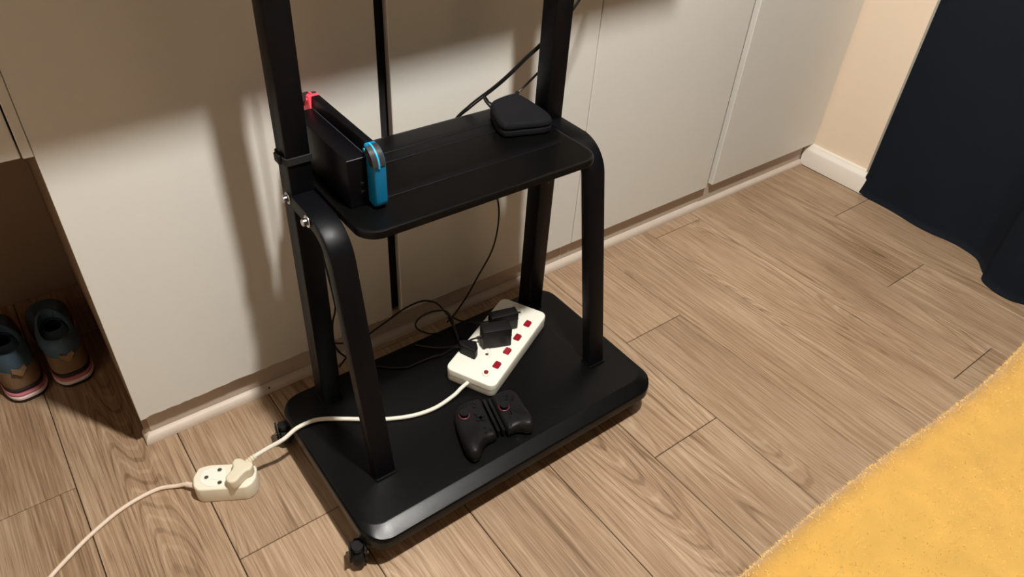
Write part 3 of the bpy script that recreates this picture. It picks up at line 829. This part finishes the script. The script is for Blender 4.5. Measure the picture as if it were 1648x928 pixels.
# ================================================================== SPLIT GAME CONTROLLERS
def pad(name_label, outline, rail, stick, buttons, grip, dpad=None):
    cxm = sum(p[0] for p in outline)/len(outline); cym = sum(p[1] for p in outline)/len(outline)
    a = thing('split_controller', name_label, 'game controller', (cxm, cym, 0.0902), 0, 'split game controllers on the base plate')
    po_ = smooth_closed(outline, 5)
    gx, gy = grip
    def H(x, y):                      # the grip swells
        d = math.hypot(x-gx, y-gy)
        return 0.010*math.exp(-(d/0.028)**2)
    rings = []
    for ins, z, hs in ((0.008, 0.0905, 0), (0.0025, 0.0945, 0), (0.0, 0.1010, 0.25), (0.0008, 0.1065, 0.6), (0.0030, 0.1110, 0.85), (0.0065, 0.1135, 1), (0.0115, 0.1143, 1)):
        rings.append([(x, y, z+H(x, y)*hs) for x, y in inset(po_, ins)])
    # middle fill follows the outline towards its centre
    for f_ in (0.6, 0.3):
        rings.append([(cxm+(x-cxm)*f_, cym+(y-cym)*f_, 0.1145+H(cxm+(x-cxm)*f_, cym+(y-cym)*f_)) for x, y in inset(po_, 0.0115)])
    obj('body', skin(rings), 'pad', a, smooth=60)
    # rail along the inner side
    (ax, ay), (bx, by) = rail
    d = Vector((bx-ax, by-ay, 0)).normalized(); n_ = Vector((-d.y, d.x, 0))
    rp = [Vector((ax, ay, 0))-n_*0.0028, Vector((bx, by, 0))-n_*0.0028, Vector((bx, by, 0))+n_*0.0028, Vector((ax, ay, 0))+n_*0.0028]
    obj('rail', skin([[(p.x, p.y, 0.0985) for p in rp], [(p.x, p.y, 0.1105) for p in rp]]), 'pad_dark', a, smooth=20)
    sx, sy = stick
    b0 = obj('thumbstick', cyl((sx, sy, 0.1135), (0, 0, 1), 0.0062, 0.0085, 20, 0.0008), 'pad_dark', a)
    obj('stick_cap', cyl((sx, sy, 0.1215), (0, 0, 1), 0.0088, 0.0030, 24, 0.0010), 'pad', b0)
    obj('red_ring', ring((sx, sy, 0.1155), (0, 0, 1), 0.0100, 0.0011, 30, 8), 'pad_ring', b0)
    for (x, y, r_) in buttons:
        obj('button', cyl((x, y, 0.1138), (0, 0, 1), r_, 0.0030, 16, 0.0006), 'pad_dark', a)
    if dpad:
        x, y, ang = dpad
        t_ = bmesh.new()
        for k in (0, 90):
            g_ = bmesh.new(); bmesh.ops.create_cube(g_, size=1.0)
            bmesh.ops.transform(g_, matrix=Matrix.Translation((x, y, 0.1152)) @ Matrix.Rotation(math.radians(ang+k), 4, 'Z') @ Matrix.Diagonal((0.019, 0.0062, 0.0034, 1)), verts=g_.verts)
            merge(t_, g_)
        obj('direction_pad', t_, 'pad_dark', a, smooth=20)
    return a
# inner rail direction, from far to near
pad('left half of the split black game controller, its larger grip pointing at the front edge',
    [(0.592, -0.357), (0.570, -0.350), (0.545, -0.352), (0.529, -0.364), (0.515, -0.392), (0.504, -0.425), (0.497, -0.452), (0.500, -0.470), (0.513, -0.474), (0.529, -0.462), (0.546, -0.453), (0.566, -0.453), (0.573, -0.440), (0.581, -0.410), (0.589, -0.380)],
    ((0.5985, -0.364), (0.5760, -0.447)), (0.5405, -0.3800), [(0.561, -0.389, 0.0035), (0.570, -0.372, 0.0032), (0.575, -0.365, 0.0028), (0.556, -0.428, 0.0024), (0.563, -0.437, 0.0022), (0.550, -0.440, 0.0022)], (0.512, -0.452), (0.563, -0.404, 15))
pad('right half of the split black game controller, partly under the strip corner',
    [(0.613, -0.368), (0.627, -0.365), (0.645, -0.366), (0.660, -0.372), (0.666, -0.388), (0.662, -0.410), (0.656, -0.438), (0.648, -0.464), (0.636, -0.478), (0.624, -0.474), (0.614, -0.463), (0.603, -0.460), (0.592, -0.458), (0.592, -0.446), (0.598, -0.420), (0.606, -0.392)],
    ((0.6075, -0.370), (0.5855, -0.451)), (0.6175, -0.4065), [(0.6405, -0.384, 0.0033), (0.649, -0.392, 0.0033), (0.634, -0.392, 0.0033), (0.643, -0.400, 0.0033), (0.611, -0.436, 0.0024), (0.622, -0.440, 0.0024), (0.616, -0.428, 0.0022)], (0.640, -0.462))

# ================================================================== SHOES IN THE NICHE
def shoe(label, hx, hy, ang):
    a = thing('sneaker', label, 'shoe', (hx, hy, 0.0), math.radians(ang), 'pair of sneakers in the niche')
    # local frame: heel back at y=0, toe along +y
    def outline(sc):
        pts = [(0.0, 0.0), (0.022, 0.004), (0.036, 0.025), (0.039, 0.06), (0.037, 0.11), (0.042, 0.17), (0.046, 0.21), (0.040, 0.25), (0.018, 0.278), (-0.008, 0.28), (-0.030, 0.262), (-0.042, 0.22), (-0.040, 0.17), (-0.033, 0.11), (-0.037, 0.06), (-0.035, 0.025), (-0.022, 0.004)]
        return smooth_closed([(x*sc, (y-0.14)*sc+0.14) for x, y in pts], 3)
    def layer(z0, z1, sc, b=0.002): return prism(outline(sc), z0, z1, b, b, 2)
    obj('outsole', layer(0.0006, 0.0095, 1.03), 'sole_black', a, world=False, smooth=50)
    obj('lower_midsole', layer(0.0095, 0.0185, 1.05), 'sole_white', a, world=False, smooth=50)
    obj('upper_midsole', layer(0.0185, 0.0250, 1.04), 'sole_pink', a, world=False, smooth=50)
    obj('foxing', layer(0.0250, 0.0340, 1.00), 'sole_black', a, world=False, smooth=50)
    # upper: heel counter and toe as one lofted body, open at the ankle
    po_ = outline(0.97)
    def hgt(y):        # top line of the tan part: low at the heel, lower again over the toes
        return 0.078 - max(0.0, (y-0.13)/0.15)*0.030
    rings = []
    for f_, k in ((0.0, 0.0), (0.3, -0.02), (0.6, 0.0), (1.0, 0.06)):
        rg = []
        for x, y in po_:
            sh_ = k*(1.0 if y < 0.12 else 1.0+(y-0.12)*6)
            rg.append((x*(1-sh_), 0.09+(y-0.09)*(1-sh_*0.3), 0.033+(hgt(y)-0.033)*f_))
        rings.append(rg)
    obj('heel_counter', skin(rings, True, False), 'sneaker_tan', a, world=False, smooth=70)
    N_ = 36
    def oval(rx, ry, cy, zf):
        return [(rx*math.cos(2*PI*k/N_), cy+ry*math.sin(2*PI*k/N_), zf(math.sin(2*PI*k/N_))) for k in range(N_)]
    # toe cover and tongue in blue mesh, then the padded collar round a wide opening
    obj('vamp', skin([[(p[0], p[1], p[2]-0.0005) for p in rings[-1]], [(p[0]*0.7, 0.12+(p[1]-0.12)*0.74, p[2]+0.020) for p in rings[-1]], [(p[0]*0.5, 0.12+(p[1]-0.12)*0.45, p[2]+0.026) for p in rings[-1]]], False, False), 'sneaker_blue', a, world=False, smooth=80)
    up_ = lambda base, d: (lambda s_: base + (d if s_ < -0.3 else d*0.2 if s_ < 0.5 else d*0.6))
    obj('collar', skin([oval(0.0355, 0.064, 0.066, lambda s_: 0.070), oval(0.0385, 0.068, 0.067, lambda s_: 0.084), oval(0.0370, 0.067, 0.066, lambda s_: 0.100+0.010*s_*s_),
                        oval(0.0325, 0.062, 0.066, lambda s_: 0.112+0.014*s_*s_), oval(0.0275, 0.056, 0.066, lambda s_: 0.112+0.013*s_*s_), oval(0.0250, 0.052, 0.066, lambda s_: 0.098)], False, False), 'sneaker_blue', a, world=False, smooth=80)
    obj('lining', skin([oval(0.0252, 0.0522, 0.066, lambda s_: 0.104), oval(0.0262, 0.055, 0.066, lambda s_: 0.045)], False, True), 'sneaker_lining', a, world=False, smooth=60)
    # V-shaped pull tab at the heel
    vt = [(-0.014, 0.096), (0.0, 0.080), (0.014, 0.096), (0.012, 0.104), (0.0, 0.098), (-0.012, 0.104)]
    obj('pull_tab', skin([[(x, -0.0030, z-0.012) for x, z in vt], [(x, 0.0045, z-0.012) for x, z in vt]]), 'sneaker_tab', a, world=False, smooth=20)
    return a
shoe('left sneaker in the niche, its tan heel and pink sole stripe lit', -0.129, 0.250, 8)
shoe('right sneaker in the niche, standing in shadow beside the side panel', -0.042, 0.243, 3)
